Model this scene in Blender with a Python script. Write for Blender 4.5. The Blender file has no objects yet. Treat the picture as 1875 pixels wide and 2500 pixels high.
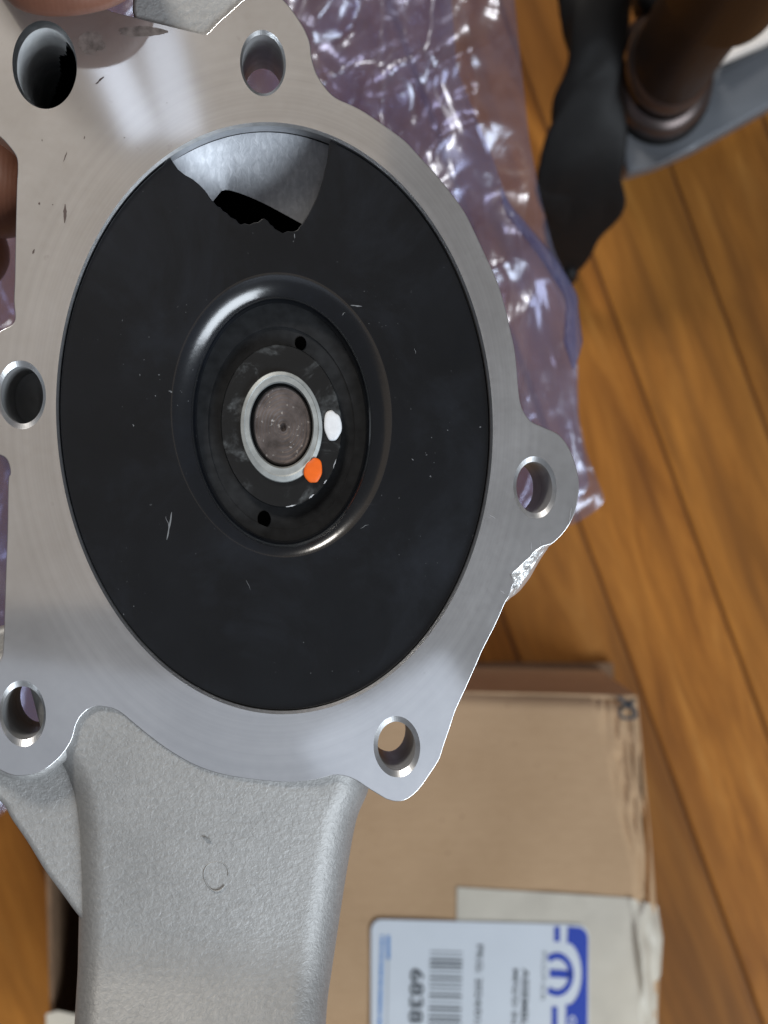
import bpy, bmesh, math, random
from mathutils import Vector, Matrix, noise
from mathutils.geometry import tessellate_polygon

random.seed(7)
R = math.radians
scene = bpy.context.scene
COL = scene.collection

# ------------------------------------------------------------------ camera, light, exposure
CAM_H = 0.68                       # camera height above the floor (m)
FPX = 3950.0                       # focal length in photograph pixels
CU, CV = 937.5, 1250.0             # image centre in photograph pixels
cam_d = bpy.data.cameras.new('camera')
cam = bpy.data.objects.new('camera', cam_d)
COL.objects.link(cam)
cam.location = (0, 0, CAM_H)
cam.rotation_euler = (0, 0, 0)
cam_d.sensor_fit = 'VERTICAL'
cam_d.sensor_height = 24.0
cam_d.lens = 24.0 * FPX / 2500.0
cam_d.clip_start = 0.01
cam_d.clip_end = 20
cam_d.dof.use_dof = True
cam_d.dof.focus_distance = 0.251
cam_d.dof.aperture_fstop = 20.0
scene.camera = cam

world = bpy.data.worlds.new('World')
scene.world = world
world.use_nodes = True
bg = world.node_tree.nodes['Background']
bg.inputs[0].default_value = (0.86, 0.88, 0.95, 1)
bg.inputs[1].default_value = 0.13


def area(name, loc, target, sx, sy, power, color):
    d = bpy.data.lights.new(name, 'AREA')
    d.shape = 'RECTANGLE'
    d.size, d.size_y = sx, sy
    d.energy = power
    d.color = color
    o = bpy.data.objects.new(name, d)
    COL.objects.link(o)
    o.location = loc
    o.rotation_euler = (Vector(target) - Vector(loc)).to_track_quat('-Z', 'Y').to_euler()
    return o


PUMP_AT = (0, 0, 0.43)
# the room's big window beyond the lower right of the picture
area('window_light', (1.45, -1.50, 1.75), PUMP_AT, 1.8, 1.0, 58, (0.84, 0.92, 1.0))
# a second window beyond the upper left
area('side_window_light', (-0.9, 1.95, 2.3), PUMP_AT, 0.6, 0.5, 42, (1.0, 0.94, 0.86))
# pale warm ceiling of the room, lit by the windows
c_l = area('ceiling_light', (-0.5, 0.55, 2.45), (-0.5, 0.55, 0), 1.6, 1.5, 1.9, (1.0, 0.77, 0.52))


def sheen_lamp(name, x, y, sx, sy, roll, power):
    d = bpy.data.lights.new(name, 'AREA')
    d.shape = 'RECTANGLE'
    d.size, d.size_y = sx, sy
    d.energy = power
    d.color = (0.74, 0.84, 1.0)
    o = bpy.data.objects.new(name, d)
    COL.objects.link(o)
    o.location = (x, y, 2.40)
    o.rotation_euler = (0, 0, R(roll))


# overhead lamps mirrored in the machined face as bright window patches
sheen_lamp('sheen_light', -0.074, 0.512, 0.046, 0.17, 24, 0.046)
sheen_lamp('sheen_light', -0.004, 0.515, 0.052, 0.16, 14, 0.038)
sheen_lamp('sheen_light', 0.33, -0.42, 0.24, 0.22, 32, 0.16)
sheen_lamp('sheen_light', -0.05, -0.46, 0.60, 0.34, -8, 0.27)  # added for a cool sheen on the lower left flange
sheen_lamp('sheen_light', 0.20, -0.80, 0.9, 0.30, 0, 0.30)  # added for a bluish sheen low on the disc

vs = scene.view_settings
vs.view_transform = 'Standard'
vs.look = 'None'
vs.exposure = 0.14
vs.gamma = 1.0
vs.use_curve_mapping = False
scene.cycles.max_bounces = 10
scene.cycles.transparent_max_bounces = 16

# ------------------------------------------------------------------ helpers


def P(u, v, D):
    """photograph pixel -> point of the place at depth D below the camera"""
    return Vector(((u - CU) / FPX * D, (CV - v) / FPX * D, CAM_H - D))


PN = Vector((0.0728, -0.0175, 1)).normalized()
PO = P(670, 1021, 0.25)
PX = (Vector((1, 0, 0)) - PN * PN.x).normalized()
PY = PN.cross(PX)
PM = Matrix((PX, PY, PN)).transposed().to_4x4()
PM.translation = PO
PMI = PM.inverted()


def Lc(u, v, d=0.0):
    """pixel -> pump coordinates on the plane d below the machined face"""
    c = Vector((0, 0, CAM_H))
    r = Vector(((u - CU) / FPX, (CV - v) / FPX, -1))
    p0 = PO - PN * d
    q = PMI @ (c + r * (PN.dot(p0 - c) / PN.dot(r)))
    return Vector((q.x, q.y, -d))


def ell(cx, cy, rx, ry, n=96, k=0.028, a0=0.0, a1=None):
    pts = []
    for i in range(n):
        t = a0 + (2 * math.pi if a1 is None else a1 - a0) * i / (n if a1 is None else n - 1)
        pts.append((cx + rx * math.cos(t) + k * ry * math.sin(t), cy + ry * math.sin(t)))
    return pts


def spline(pts, sub=5, closed=True):
    out = []
    n = len(pts)
    rng = range(n if closed else n - 1)
    for i in rng:
        if closed:
            p0, p1, p2, p3 = pts[i - 1], pts[i], pts[(i + 1) % n], pts[(i + 2) % n]
        else:
            p0, p1, p2, p3 = pts[max(i - 1, 0)], pts[i], pts[i + 1], pts[min(i + 2, n - 1)]
        for s in range(sub):
            t = s / sub
            out.append(tuple(0.5 * (2 * p1[a] + (p2[a] - p0[a]) * t + (2 * p0[a] - 5 * p1[a] + 4 * p2[a] - p3[a]) * t * t
                                    + (3 * p1[a] - p0[a] - 3 * p2[a] + p3[a]) * t ** 3) for a in range(len(p1))))
    if not closed:
        out.append(tuple(pts[-1]))
    return out


def lerp_tab(tab, x):
    if x <= tab[0][0]:
        return tab[0][1]
    for (a, va), (b, vb) in zip(tab, tab[1:]):
        if x <= b:
            t = (x - a) / (b - a)
            return va + (vb - va) * t
    return tab[-1][1]


def link(name, me, mat=None, parent=None, kind=None, label=None):
    o = bpy.data.objects.new(name, me)
    COL.objects.link(o)
    if mat and not me.materials:
        me.materials.append(mat)
    if parent:
        o.parent = parent
    if kind:
        o['kind'] = kind
    if label:
        o['label'] = label
    return o


def mesh_of(name, bm, smooth=False, recalc=True):
    if recalc:
        bmesh.ops.recalc_face_normals(bm, faces=bm.faces)
    me = bpy.data.meshes.new(name)
    bm.to_mesh(me)
    bm.free()
    if smooth:
        for p in me.polygons:
            p.use_smooth = True
    return me


def empty(name, loc=None, matrix=None):
    o = bpy.data.objects.new(name, None)
    COL.objects.link(o)
    o.empty_display_size = 0.02
    if matrix is not None:
        o.matrix_world = matrix
    elif loc is not None:
        o.location = loc
    return o


def tag(o, label, cat, group=None):
    o['label'] = label
    o['category'] = cat
    if group:
        o['group'] = group
    return o


def poly_area(p):
    return 0.5 * sum(p[i - 1][0] * p[i][1] - p[i][0] * p[i - 1][1] for i in range(len(p)))


def slab(name, outer, holes, z0, z1, mat, parent, bevel=0.0, hole_walls=True):
    """flat plate from 2D outlines: top at z0, underside at z1 (z1 < z0)"""
    def to2(p):
        return [Vector((q[0], q[1])) for q in p]
    outer = to2(outer)
    if poly_area(outer) < 0:
        outer.reverse()
    holes = [to2(h) for h in holes]
    bm = bmesh.new()

    def inset(p, b):
        n = len(p)
        out = []
        for i in range(n):
            t = (p[(i + 1) % n] - p[i - 1])
            if t.length < 1e-12:
                out.append(p[i])
                continue
            t.normalize()
            out.append(p[i] + Vector((-t.y, t.x)) * b)
        return out
    top = inset(outer, bevel) if bevel else outer
    loops = [top] + holes
    tv = []
    flat = []
    for lp in loops:
        vs_ = [bm.verts.new((q.x, q.y, z0)) for q in lp]
        tv.append(vs_)
        flat += vs_
    tris = tessellate_polygon([[Vector((q.x, q.y, 0)) for q in lp] for lp in loops])
    for t in tris:
        try:
            f = bm.faces.new([flat[i] for i in t])
            f.normal_update()
            if f.normal.z < 0:
                f.normal_flip()
        except ValueError:
            pass

    def wall(a, b, smooth=True):
        n = len(a)
        for i in range(n):
            j = (i + 1) % n
            f = bm.faces.new((a[i], b[i], b[j], a[j]))
            f.smooth = smooth
    prev = tv[0]
    if bevel:
        steps = 3
        for s in range(1, steps + 1):
            a = s / steps * math.pi / 2
            ring = [bm.verts.new((p.x + (q.x - p.x) * math.sin(a), p.y + (q.y - p.y) * math.sin(a), z0 - bevel * (1 - math.cos(a))))
                    for p, q in zip(top, outer)]
            wall(prev, ring)
            prev = ring
    bot = [bm.verts.new((q.x, q.y, z1)) for q in outer]
    wall(prev, bot)
    hb = []
    for h, v in zip(holes, tv[1:]):
        b = [bm.verts.new((q.x, q.y, z1)) for q in h]
        if hole_walls:
            wall(list(reversed(v)) if poly_area(h) > 0 else v, list(reversed(b)) if poly_area(h) > 0 else b)
        hb.append(b)
    flat = bot + [x for b in hb for x in b]
    tris = tessellate_polygon([[Vector((q.x, q.y, 0)) for q in lp] for lp in [outer] + holes])
    for t in tris:
        try:
            f = bm.faces.new([flat[i] for i in t])
            f.normal_update()
            if f.normal.z > 0:
                f.normal_flip()
        except ValueError:
            pass
    me = bpy.data.meshes.new(name)
    bm.to_mesh(me)
    bm.free()
    return link(name, me, mat, parent)


def loft(name, rings, mat, parent, cap_first=False, cap_last=False, smooth=True, recalc=True, closed=True):
    bm = bmesh.new()
    vr = [[bm.verts.new(p) for p in r] for r in rings]
    n = len(rings[0])
    for a, b in zip(vr, vr[1:]):
        for i in range(n if closed else n - 1):
            j = (i + 1) % n
            bm.faces.new((a[i], a[j], b[j], b[i]))
    if cap_first:
        bm.faces.new(vr[0])
    if cap_last:
        bm.faces.new(vr[-1])
    me = mesh_of(name, bm, smooth, recalc)
    return link(name, me, mat, parent)


def grid(name, nu, nv, fn, mat, parent, smooth=True, up=True):
    bm = bmesh.new()
    vv = [[bm.verts.new(fn(i / (nu - 1), j / (nv - 1))) for i in range(nu)] for j in range(nv)]
    for j in range(nv - 1):
        for i in range(nu - 1):
            bm.faces.new((vv[j][i], vv[j][i + 1], vv[j + 1][i + 1], vv[j + 1][i]))
    for f in bm.faces:
        f.smooth = smooth
    bm.normal_update()
    if up and sum(f.normal.z for f in bm.faces) < 0:
        bmesh.ops.reverse_faces(bm, faces=bm.faces)
    me = bpy.data.meshes.new(name)
    bm.to_mesh(me)
    bm.free()
    return link(name, me, mat, parent)


def box_mesh(name, x0, x1, y0, y1, z0, z1, bevel=0.0, seg=2):
    bm = bmesh.new()
    bmesh.ops.create_cube(bm, size=1)
    for v in bm.verts:
        v.co = Vector(((x0 + x1) / 2 + v.co.x * (x1 - x0), (y0 + y1) / 2 + v.co.y * (y1 - y0), (z0 + z1) / 2 + v.co.z * (z1 - z0)))
    if bevel:
        bmesh.ops.bevel(bm, geom=list(bm.edges), offset=bevel, segments=seg, affect='EDGES', profile=0.5)
    return mesh_of(name, bm)


# ------------------------------------------------------------------ materials
class NT:
    def __init__(self, name):
        self.m = bpy.data.materials.new(name)
        self.m.use_nodes = True
        self.t = self.m.node_tree
        self.n = self.t.nodes
        self.b = self.n['Principled BSDF']
        self.out = self.n['Material Output']

    def add(self, typ, **kw):
        nd = self.n.new(typ)
        for k, v in kw.items():
            setattr(nd, k, v)
        return nd

    def lk(self, a, b):
        self.t.links.new(a, b)

    def coord(self, scale=(1, 1, 1), rot=(0, 0, 0), out='Object'):
        tc = self.add('ShaderNodeTexCoord')
        mp = self.add('ShaderNodeMapping')
        mp.inputs['Scale'].default_value = scale
        mp.inputs['Rotation'].default_value = rot
        self.lk(tc.outputs[out], mp.inputs[0])
        return mp.outputs[0]

    def noise(self, vec, scale, detail=4, rough=0.55, dist=0.0):
        nd = self.add('ShaderNodeTexNoise')
        nd.inputs['Scale'].default_value = scale
        nd.inputs['Detail'].default_value = detail
        nd.inputs['Roughness'].default_value = rough
        nd.inputs['Distortion'].default_value = dist
        self.lk(vec, nd.inputs['Vector'])
        return nd.outputs[0]

    def voro(self, vec, scale, feature='F1', out=0):
        nd = self.add('ShaderNodeTexVoronoi')
        nd.feature = feature
        nd.inputs['Scale'].default_value = scale
        self.lk(vec, nd.inputs['Vector'])
        return nd.outputs[out]

    def ramp(self, fac, stops):
        nd = self.add('ShaderNodeValToRGB')
        el = nd.color_ramp.elements
        while len(el) > 1:
            el.remove(el[-1])
        el[0].position = stops[0][0]
        for i, (p, c) in enumerate(stops):
            e = el[0] if i == 0 else el.new(p)
            e.color = (c[0], c[1], c[2], 1) if hasattr(c, '__len__') else (c, c, c, 1)
        self.lk(fac, nd.inputs[0])
        return nd.outputs[0]

    def mix(self, fac, a, b, mode='MIX'):
        nd = self.add('ShaderNodeMix')
        nd.data_type = 'RGBA'
        nd.blend_type = mode
        for s, x in ((nd.inputs[0], fac), (nd.inputs[6], a), (nd.inputs[7], b)):
            if hasattr(x, 'links') or hasattr(x, 'is_linked'):
                self.lk(x, s)
            elif hasattr(x, '__len__'):
                s.default_value = (x[0], x[1], x[2], 1)
            else:
                s.default_value = x
        return nd.outputs[2]

    def math(self, op, a, b=None):
        nd = self.add('ShaderNodeMath', operation=op)
        for s, x in ((nd.inputs[0], a), (nd.inputs[1], b)):
            if x is None:
                continue
            if hasattr(x, 'is_linked'):
                self.lk(x, s)
            else:
                s.default_value = x
        return nd.outputs[0]

    def bump(self, h, dist, strength=1.0, normal=None):
        nd = self.add('ShaderNodeBump')
        nd.inputs['Strength'].default_value = strength
        nd.inputs['Distance'].default_value = dist
        self.lk(h, nd.inputs['Height'])
        if normal is not None:
            self.lk(normal, nd.inputs['Normal'])
        return nd.outputs[0]

    def set(self, **kw):
        names = dict(color='Base Color', rough='Roughness', metal='Metallic', normal='Normal', spec='Specular IOR Level',
                     coat='Coat Weight', coat_rough='Coat Roughness', alpha='Alpha', sss='Subsurface Weight', aniso='Anisotropic')
        for k, v in kw.items():
            s = self.b.inputs[names[k]]
            if hasattr(v, 'is_linked'):
                self.lk(v, s)
            elif hasattr(v, '__len__') and len(v) == 3:
                s.default_value = (v[0], v[1], v[2], 1)
            else:
                s.default_value = v
        return self.m


def m_machined(name='machined_aluminium', turned=True):
    t = NT(name)
    o = t.coord()
    # turning marks round the bore
    sep = t.add('ShaderNodeSeparateXYZ')
    t.lk(o, sep.inputs[0])
    x = t.math('MULTIPLY', sep.outputs[0], 1.357)
    r = t.math('SQRT', t.math('ADD', t.math('MULTIPLY', x, x), t.math('MULTIPLY', sep.outputs[1], sep.outputs[1])))
    comb = t.add('ShaderNodeCombineXYZ')
    t.lk(r, comb.inputs[0])
    lines = t.noise(comb.outputs[0], 1400, 2)
    arcs = t.noise(comb.outputs[0], 260, 4, 0.7)
    cloud = t.noise(o, 45, 5, 0.6)
    fine = t.noise(o, 900, 3)
    fade = t.ramp(r, [(0.0465, 1.0), (0.060, 0.12)])
    scr = t.noise(t.coord(scale=(30, 900, 30), rot=(0, 0, 0.6)), 1.0, 3, 0.6)
    specks = t.ramp(t.noise(o, 420, 2, 0.5), [(0.70, 0.0), (0.76, 1.0)])
    spot = t.math('MULTIPLY', specks, t.ramp(t.noise(o, 60, 2), [(0.45, 0.0), (0.62, 0.55)]))
    base = t.ramp(cloud, [(0.28, (0.50, 0.495, 0.49)), (0.72, (0.70, 0.70, 0.705))])
    base = t.mix(t.math('MULTIPLY', fade, 0.6), base, t.ramp(arcs, [(0.32, (0.42, 0.42, 0.43)), (0.68, (0.82, 0.82, 0.82))]))
    base = t.mix(t.math('MULTIPLY', spot, 0.5), base, (0.2, 0.18, 0.16))
    rough = t.math('ADD', t.math('MULTIPLY', cloud, 0.16), t.math('MULTIPLY', fine, 0.10))
    rough = t.math('ADD', rough, 0.29)
    h = t.math('ADD', t.math('MULTIPLY', t.math('MULTIPLY', lines, fade), 0.5), t.math('MULTIPLY', scr, 0.25))
    h = t.math('ADD', h, t.math('MULTIPLY', fine, 0.15))
    nrm = t.bump(h, 0.00004, 0.5)
    t.set(color=base, rough=rough, metal=1.0, normal=nrm)
    # thin polished share: mirrors the overhead lamps faintly
    g = t.add('ShaderNodeBsdfGlossy')
    g.inputs['Roughness'].default_value = 0.06
    g.inputs['Color'].default_value = (0.72, 0.72, 0.73, 1)
    mx = t.add('ShaderNodeMixShader')
    mx.inputs[0].default_value = 0.40
    t.lk(t.b.outputs[0], mx.inputs[1])
    t.lk(g.outputs[0], mx.inputs[2])
    t.lk(mx.outputs[0], t.out.inputs[0])
    return t.m


def m_cast(name='cast_aluminium'):
    t = NT(name)
    o = t.coord()
    a = t.noise(o, 1250, 3, 0.6, 0.4)
    b = t.noise(o, 2800, 2, 0.5)
    c = t.noise(o, 60, 4)
    h = t.math('ADD', a, t.math('MULTIPLY', b, 0.35))
    col = t.ramp(t.math('ADD', t.math('MULTIPLY', a, 0.5), t.math('MULTIPLY', c, 0.5)), [(0.3, (0.31, 0.31, 0.305)), (0.7, (0.45, 0.45, 0.443))])
    t.set(color=col, rough=0.60, metal=0.60, normal=t.bump(h, 0.00017, 0.75))
    return t.m


def m_simple(name, color, rough=0.5, metal=0.0, spec=0.5, nscale=None, nbump=0.0, var=0.0, coat=0.0):
    t = NT(name)
    o = t.coord()
    kw = dict(rough=rough, metal=metal, spec=spec, coat=coat)
    if nscale:
        nz = t.noise(o, nscale, 4)
        lo = tuple(max(0, c * (1 - var)) for c in color)
        hi = tuple(min(1, c * (1 + var)) for c in color)
        kw['color'] = t.ramp(nz, [(0.3, lo), (0.7, hi)])
        if nbump:
            kw['normal'] = t.bump(nz, nbump, 0.8)
    else:
        kw['color'] = color
    return t.set(**kw)


def m_black_disc():
    t = NT('black_impeller_plastic')
    o = t.coord()
    cloud = t.noise(o, 40, 5, 0.6)
    dust = t.ramp(t.noise(o, 1300, 2, 0.5), [(0.735, 0.0), (0.78, 0.9)])
    where = t.ramp(t.noise(o, 55, 3), [(0.45, 0.0), (0.7, 1.0)])
    dust = t.math('MULTIPLY', dust, where)
    scr = t.ramp(t.noise(t.coord(scale=(40, 700, 40), rot=(0, 0, 1.1)), 1.0, 2, 0.5), [(0.73, 0.0), (0.78, 0.6)])
    scr = t.math('MULTIPLY', scr, where)
    marks = t.math('MAXIMUM', dust, scr)
    smear = t.noise(t.coord(scale=(1.3, 1, 1), rot=(0, 0, 0.5)), 38, 6, 0.68, 0.5)
    base = t.ramp(cloud, [(0.3, (0.0028, 0.0034, 0.0046)), (0.7, (0.0056, 0.0068, 0.0092))])
    base = t.mix(t.ramp(smear, [(0.48, 0.0), (0.75, 0.5)]), base, (0.014, 0.018, 0.027))
    col = t.mix(t.math('MULTIPLY', marks, 0.55), base, (0.42, 0.44, 0.46))
    rough = t.math('ADD', t.math('MULTIPLY', smear, 0.34), 0.20)
    t.set(color=col, rough=rough, spec=0.34, normal=t.bump(t.noise(o, 700, 3), 0.00003, 0.5))
    return t.m


def m_wood():
    t = NT('varnished_wood')
    info = t.add('ShaderNodeObjectInfo')
    tc = t.add('ShaderNodeTexCoord')
    mp = t.add('ShaderNodeMapping')
    mp.inputs['Scale'].default_value = (1, 0.12, 1)
    t.lk(tc.outputs['Object'], mp.inputs[0])
    off = t.add('ShaderNodeVectorMath', operation='ADD')
    cmb = t.add('ShaderNodeCombineXYZ')
    rnd = t.math('MULTIPLY', info.outputs['Random'], 37.0)
    t.lk(rnd, cmb.inputs[0])
    t.lk(rnd, cmb.inputs[1])
    t.lk(mp.outputs[0], off.inputs[0])
    t.lk(cmb.outputs[0], off.inputs[1])
    v = off.outputs[0]
    g1 = t.noise(v, 70, 6, 0.6, 1.2)
    g2 = t.noise(v, 330, 4, 0.6, 0.4)
    blot = t.noise(v, 22, 3, 0.5, 1.5)
    col = t.ramp(g1, [(0.22, (0.14, 0.050, 0.009)), (0.42, (0.29, 0.108, 0.018)), (0.6, (0.41, 0.164, 0.029)), (0.8, (0.50, 0.235, 0.056))])
    col = t.mix(t.math('MULTIPLY', t.ramp(g2, [(0.42, 1.0), (0.58, 0.0)]), 0.22), col, (0.16, 0.06, 0.012))
    col = t.mix(t.ramp(blot, [(0.30, 0.75), (0.46, 0.0)]), col, (0.13, 0.046, 0.011))
    col = t.mix(t.math('MULTIPLY', info.outputs['Random'], 0.40), col, (0.42, 0.205, 0.042))
    r2 = t.math('FRACT', t.math('MULTIPLY', info.outputs['Random'], 7.31))
    col = t.mix(t.math('MULTIPLY', t.ramp(t.noise(v, 9, 4, 0.6, 0.8), [(0.38, 0.0), (0.60, 1.0)]), t.math('ADD', t.math('MULTIPLY', r2, 0.6), 0.25)), col, (0.16, 0.066, 0.018))
    t.set(color=col, rough=0.40, spec=0.22, normal=t.bump(g2, 0.0002, 0.3))
    return t.m


def m_card():
    t = NT('kraft_cardboard')
    o = t.coord()
    fib = t.noise(t.coord(scale=(1, 5, 1)), 160, 5, 0.65)
    cloud = t.noise(o, 22, 4)
    flute = t.add('ShaderNodeTexWave')
    flute.inputs['Scale'].default_value = 55
    flute.inputs['Distortion'].default_value = 1.0
    flute.bands_direction = 'Y'
    t.lk(o, flute.inputs[0])
    col = t.ramp(t.math('ADD', t.math('MULTIPLY', fib, 0.4), t.math('MULTIPLY', cloud, 0.6)),
                 [(0.32, (0.46, 0.300, 0.170)), (0.68, (0.56, 0.380, 0.226))])
    spk = t.ramp(t.noise(o, 420, 2), [(0.70, 0.0), (0.76, 0.5)])
    col = t.mix(spk, col, (0.2, 0.11, 0.06))
    h = t.math('ADD', t.math('MULTIPLY', fib, 0.6), t.math('MULTIPLY', flute.outputs[1], 0.12))
    t.set(color=col, rough=0.82, spec=0.2, normal=t.bump(h, 0.0004, 0.5))
    return t.m


def m_film():
    t = NT('purple_plastic_film')
    o = t.coord()
    tr = t.add('ShaderNodeBsdfTransparent')
    tr.inputs[0].default_value = (0.74, 0.74, 0.91, 1)
    c1 = t.noise(t.coord(scale=(1.5, 0.7, 1), rot=(0, 0, -0.4)), 36, 2, 0.45, 1.4)
    c2 = t.noise(o, 90, 2, 0.5, 0.8)
    h = t.math('ADD', c1, t.math('MULTIPLY', c2, 0.25))
    nrm = t.bump(h, 0.0040, 0.8)
    gl = t.add('ShaderNodeBsdfGlossy')
    gl.inputs['Roughness'].default_value = 0.26
    gl.inputs['Color'].default_value = (0.80, 0.86, 1.0, 1)
    t.lk(nrm, gl.inputs['Normal'])
    df = t.add('ShaderNodeBsdfTranslucent')
    df.inputs[0].default_value = (0.34, 0.35, 0.56, 1)
    d2 = t.add('ShaderNodeBsdfDiffuse')
    d2.inputs[0].default_value = (0.28, 0.29, 0.48, 1)
    ad = t.add('ShaderNodeMixShader')
    ad.inputs[0].default_value = 0.5
    t.lk(df.outputs[0], ad.inputs[1])
    t.lk(d2.outputs[0], ad.inputs[2])
    a = t.add('ShaderNodeMixShader')
    a.inputs[0].default_value = 0.22
    t.lk(tr.outputs[0], a.inputs[1])
    t.lk(ad.outputs[0], a.inputs[2])
    b = t.add('ShaderNodeMixShader')
    lw = t.add('ShaderNodeLayerWeight')
    lw.inputs[0].default_value = 0.35
    t.lk(nrm, lw.inputs['Normal'])
    t.lk(t.math('ADD', t.math('MULTIPLY', lw.outputs[0], 0.45), 0.10), b.inputs[0])
    t.lk(a.outputs[0], b.inputs[1])
    t.lk(gl.outputs[0], b.inputs[2])
    t.lk(b.outputs[0], t.out.inputs[0])
    return t.m


def m_skin():
    t = NT('skin')
    o = t.coord()
    n1 = t.noise(o, 120, 4)
    ridge = t.add('ShaderNodeTexWave')
    ridge.inputs['Scale'].default_value = 380
    ridge.inputs['Distortion'].default_value = 3.0
    ridge.inputs['Detail'].default_value = 2
    t.lk(o, ridge.inputs[0])
    col = t.ramp(n1, [(0.3, (0.15, 0.060, 0.036)), (0.7, (0.22, 0.095, 0.060))])
    t.set(color=col, rough=0.5, spec=0.4, sss=0.06, normal=t.bump(t.math('ADD', t.math('MULTIPLY', ridge.outputs[1], 0.12), n1), 0.0002, 0.5))
    t.b.inputs['Subsurface Radius'].default_value = (0.004, 0.0016, 0.0009)
    return t.m


def m_mottled():
    t = NT('spangled_cast_cavity')
    o = t.coord(scale=(1.4, 0.7, 1))
    v = t.noise(o, 950, 3, 0.55, 0.7)
    c = t.noise(o, 60, 3)
    col = t.ramp(v, [(0.34, (0.36, 0.375, 0.405)), (0.55, (0.42, 0.435, 0.465)), (0.76, (0.50, 0.515, 0.545))])
    t.set(color=col, rough=t.math('ADD', t.math('MULTIPLY', c, 0.2), 0.45), metal=0.6, normal=t.bump(v, 0.00009, 0.5))
    return t.m


def m_bore():
    t = NT('reamed_bore')
    o = t.coord()
    n1 = t.noise(t.coord(scale=(60, 60, 500)), 1.0, 3, 0.6)
    c = t.noise(o, 160, 4)
    col = t.ramp(t.math('ADD', t.math('MULTIPLY', n1, 0.6), t.math('MULTIPLY', c, 0.4)), [(0.3, (0.28, 0.285, 0.29)), (0.7, (0.50, 0.505, 0.51))])
    t.set(color=col, rough=0.5, metal=0.5, normal=t.bump(n1, 0.00005, 0.6))
    return t.m


M_FACE = m_machined()
M_CAST = m_cast()
M_BORE = m_bore()
M_CAV = m_mottled()
M_DISC = m_black_disc()
M_RECESS = m_black_disc()
M_RECESS.name = 'polished_impeller_hub'
for nd in M_RECESS.node_tree.nodes:
    if nd.type == 'BSDF_PRINCIPLED':
        for l in list(nd.inputs['Roughness'].links):
            M_RECESS.node_tree.links.remove(l)
        nd.inputs['Roughness'].default_value = 0.20
        nd.inputs['Specular IOR Level'].default_value = 1.0
M_VOID = m_simple('unlit_casting_core', (0.006, 0.006, 0.007), 0.7, 0.0, 0.2)  # near-black colour holds the shade of deep cavities and gaps
M_STEEL = m_simple('sintered_steel', (0.40, 0.42, 0.415), 0.55, 0.6, 0.5, 500, 0.00006, 0.18)
M_CHAMF = m_simple('bright_chamfer', (0.80, 0.81, 0.82), 0.34, 1.0, 0.5, 700, 0.00003, 0.10)
M_DARK = m_simple('matte_black_recess', (0.020, 0.021, 0.0225), 0.55, 0.0, 0.12, 500, 0.00003, 0.3)
M_WOOD = m_wood()
M_GAP = m_simple('plank_gap', (0.12, 0.046, 0.013), 0.8)
M_CARD = m_card()
M_CARD_D = m_simple('cardboard_inner_shade', (0.17, 0.105, 0.062), 0.9, 0, 0.2, 120, 0.0002, 0.15)  # darker than the kraft: shade inside the box put into the colour
M_TAPE = m_simple('cream_paper_tape', (0.60, 0.555, 0.46), 0.5, 0, 0.4, 70, 0.0004, 0.06)
M_LABEL = m_simple('white_label_paper', (0.68, 0.73, 0.78), 0.45, 0, 0.4, 90, 0.0, 0.02)
M_INK = m_simple('black_ink', (0.035, 0.045, 0.055), 0.6)
M_INKG = m_simple('grey_ink', (0.16, 0.19, 0.21), 0.6)
M_BLUE = m_simple('blue_ink', (0.015, 0.055, 0.42), 0.45)
M_LBLUE = m_simple('light_blue_ink', (0.05, 0.24, 0.60), 0.5)
M_FILM = m_film()
M_SKIN = m_skin()
M_WHITE_P = m_simple('white_paint', (0.78, 0.80, 0.83), 0.35, 0, 0.5, 900, 0.00005, 0.06)
M_ORANGE = m_simple('orange_paint', (0.86, 0.145, 0.012), 0.45, 0, 0.4, 900, 0.00003, 0.06)

# ------------------------------------------------------------------ setting: wooden floor
floor = link('floor', box_mesh('floor', -0.9, 0.9, -0.9, 0.9, -0.03, -0.0019), M_GAP, None, 'structure')
SL = 0.365
ang = math.atan(SL)                 # planks run from upper left to lower right
pw = 270 / FPX * CAM_H * math.cos(ang)
ux, uy = math.cos(ang), math.sin(ang)      # across the planks
dx, dy = math.sin(ang), -math.cos(ang)     # along the planks
s1 = P(1422, 1296, CAM_H)
off0 = s1.x * ux + s1.y * uy
plank_len = 1.3
plank_me = box_mesh('plank', 0.0004, pw - 0.0004, -plank_len / 2, plank_len / 2, -0.003, 0.0, 0.0012, 3)
plank_me.materials.append(M_WOOD)
for i in range(-14, 11):
    a = off0 + i * pw
    for j in range(0, 1):
        b = 0.0
        if abs(a) > 0.46:
            continue
        o = link('plank', plank_me, None, floor)
        o.location = (ux * a + dx * b, uy * a + dy * b, random.uniform(-0.0008, 0.0))
        o.rotation_euler = (0, 0, math.atan2(uy, ux))

# ------------------------------------------------------------------ water pump
pump = empty('water_pump', matrix=PM)
tag(pump, 'bare aluminium water pump with black impeller disc, held up in the hand over the box', 'water pump')

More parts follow.
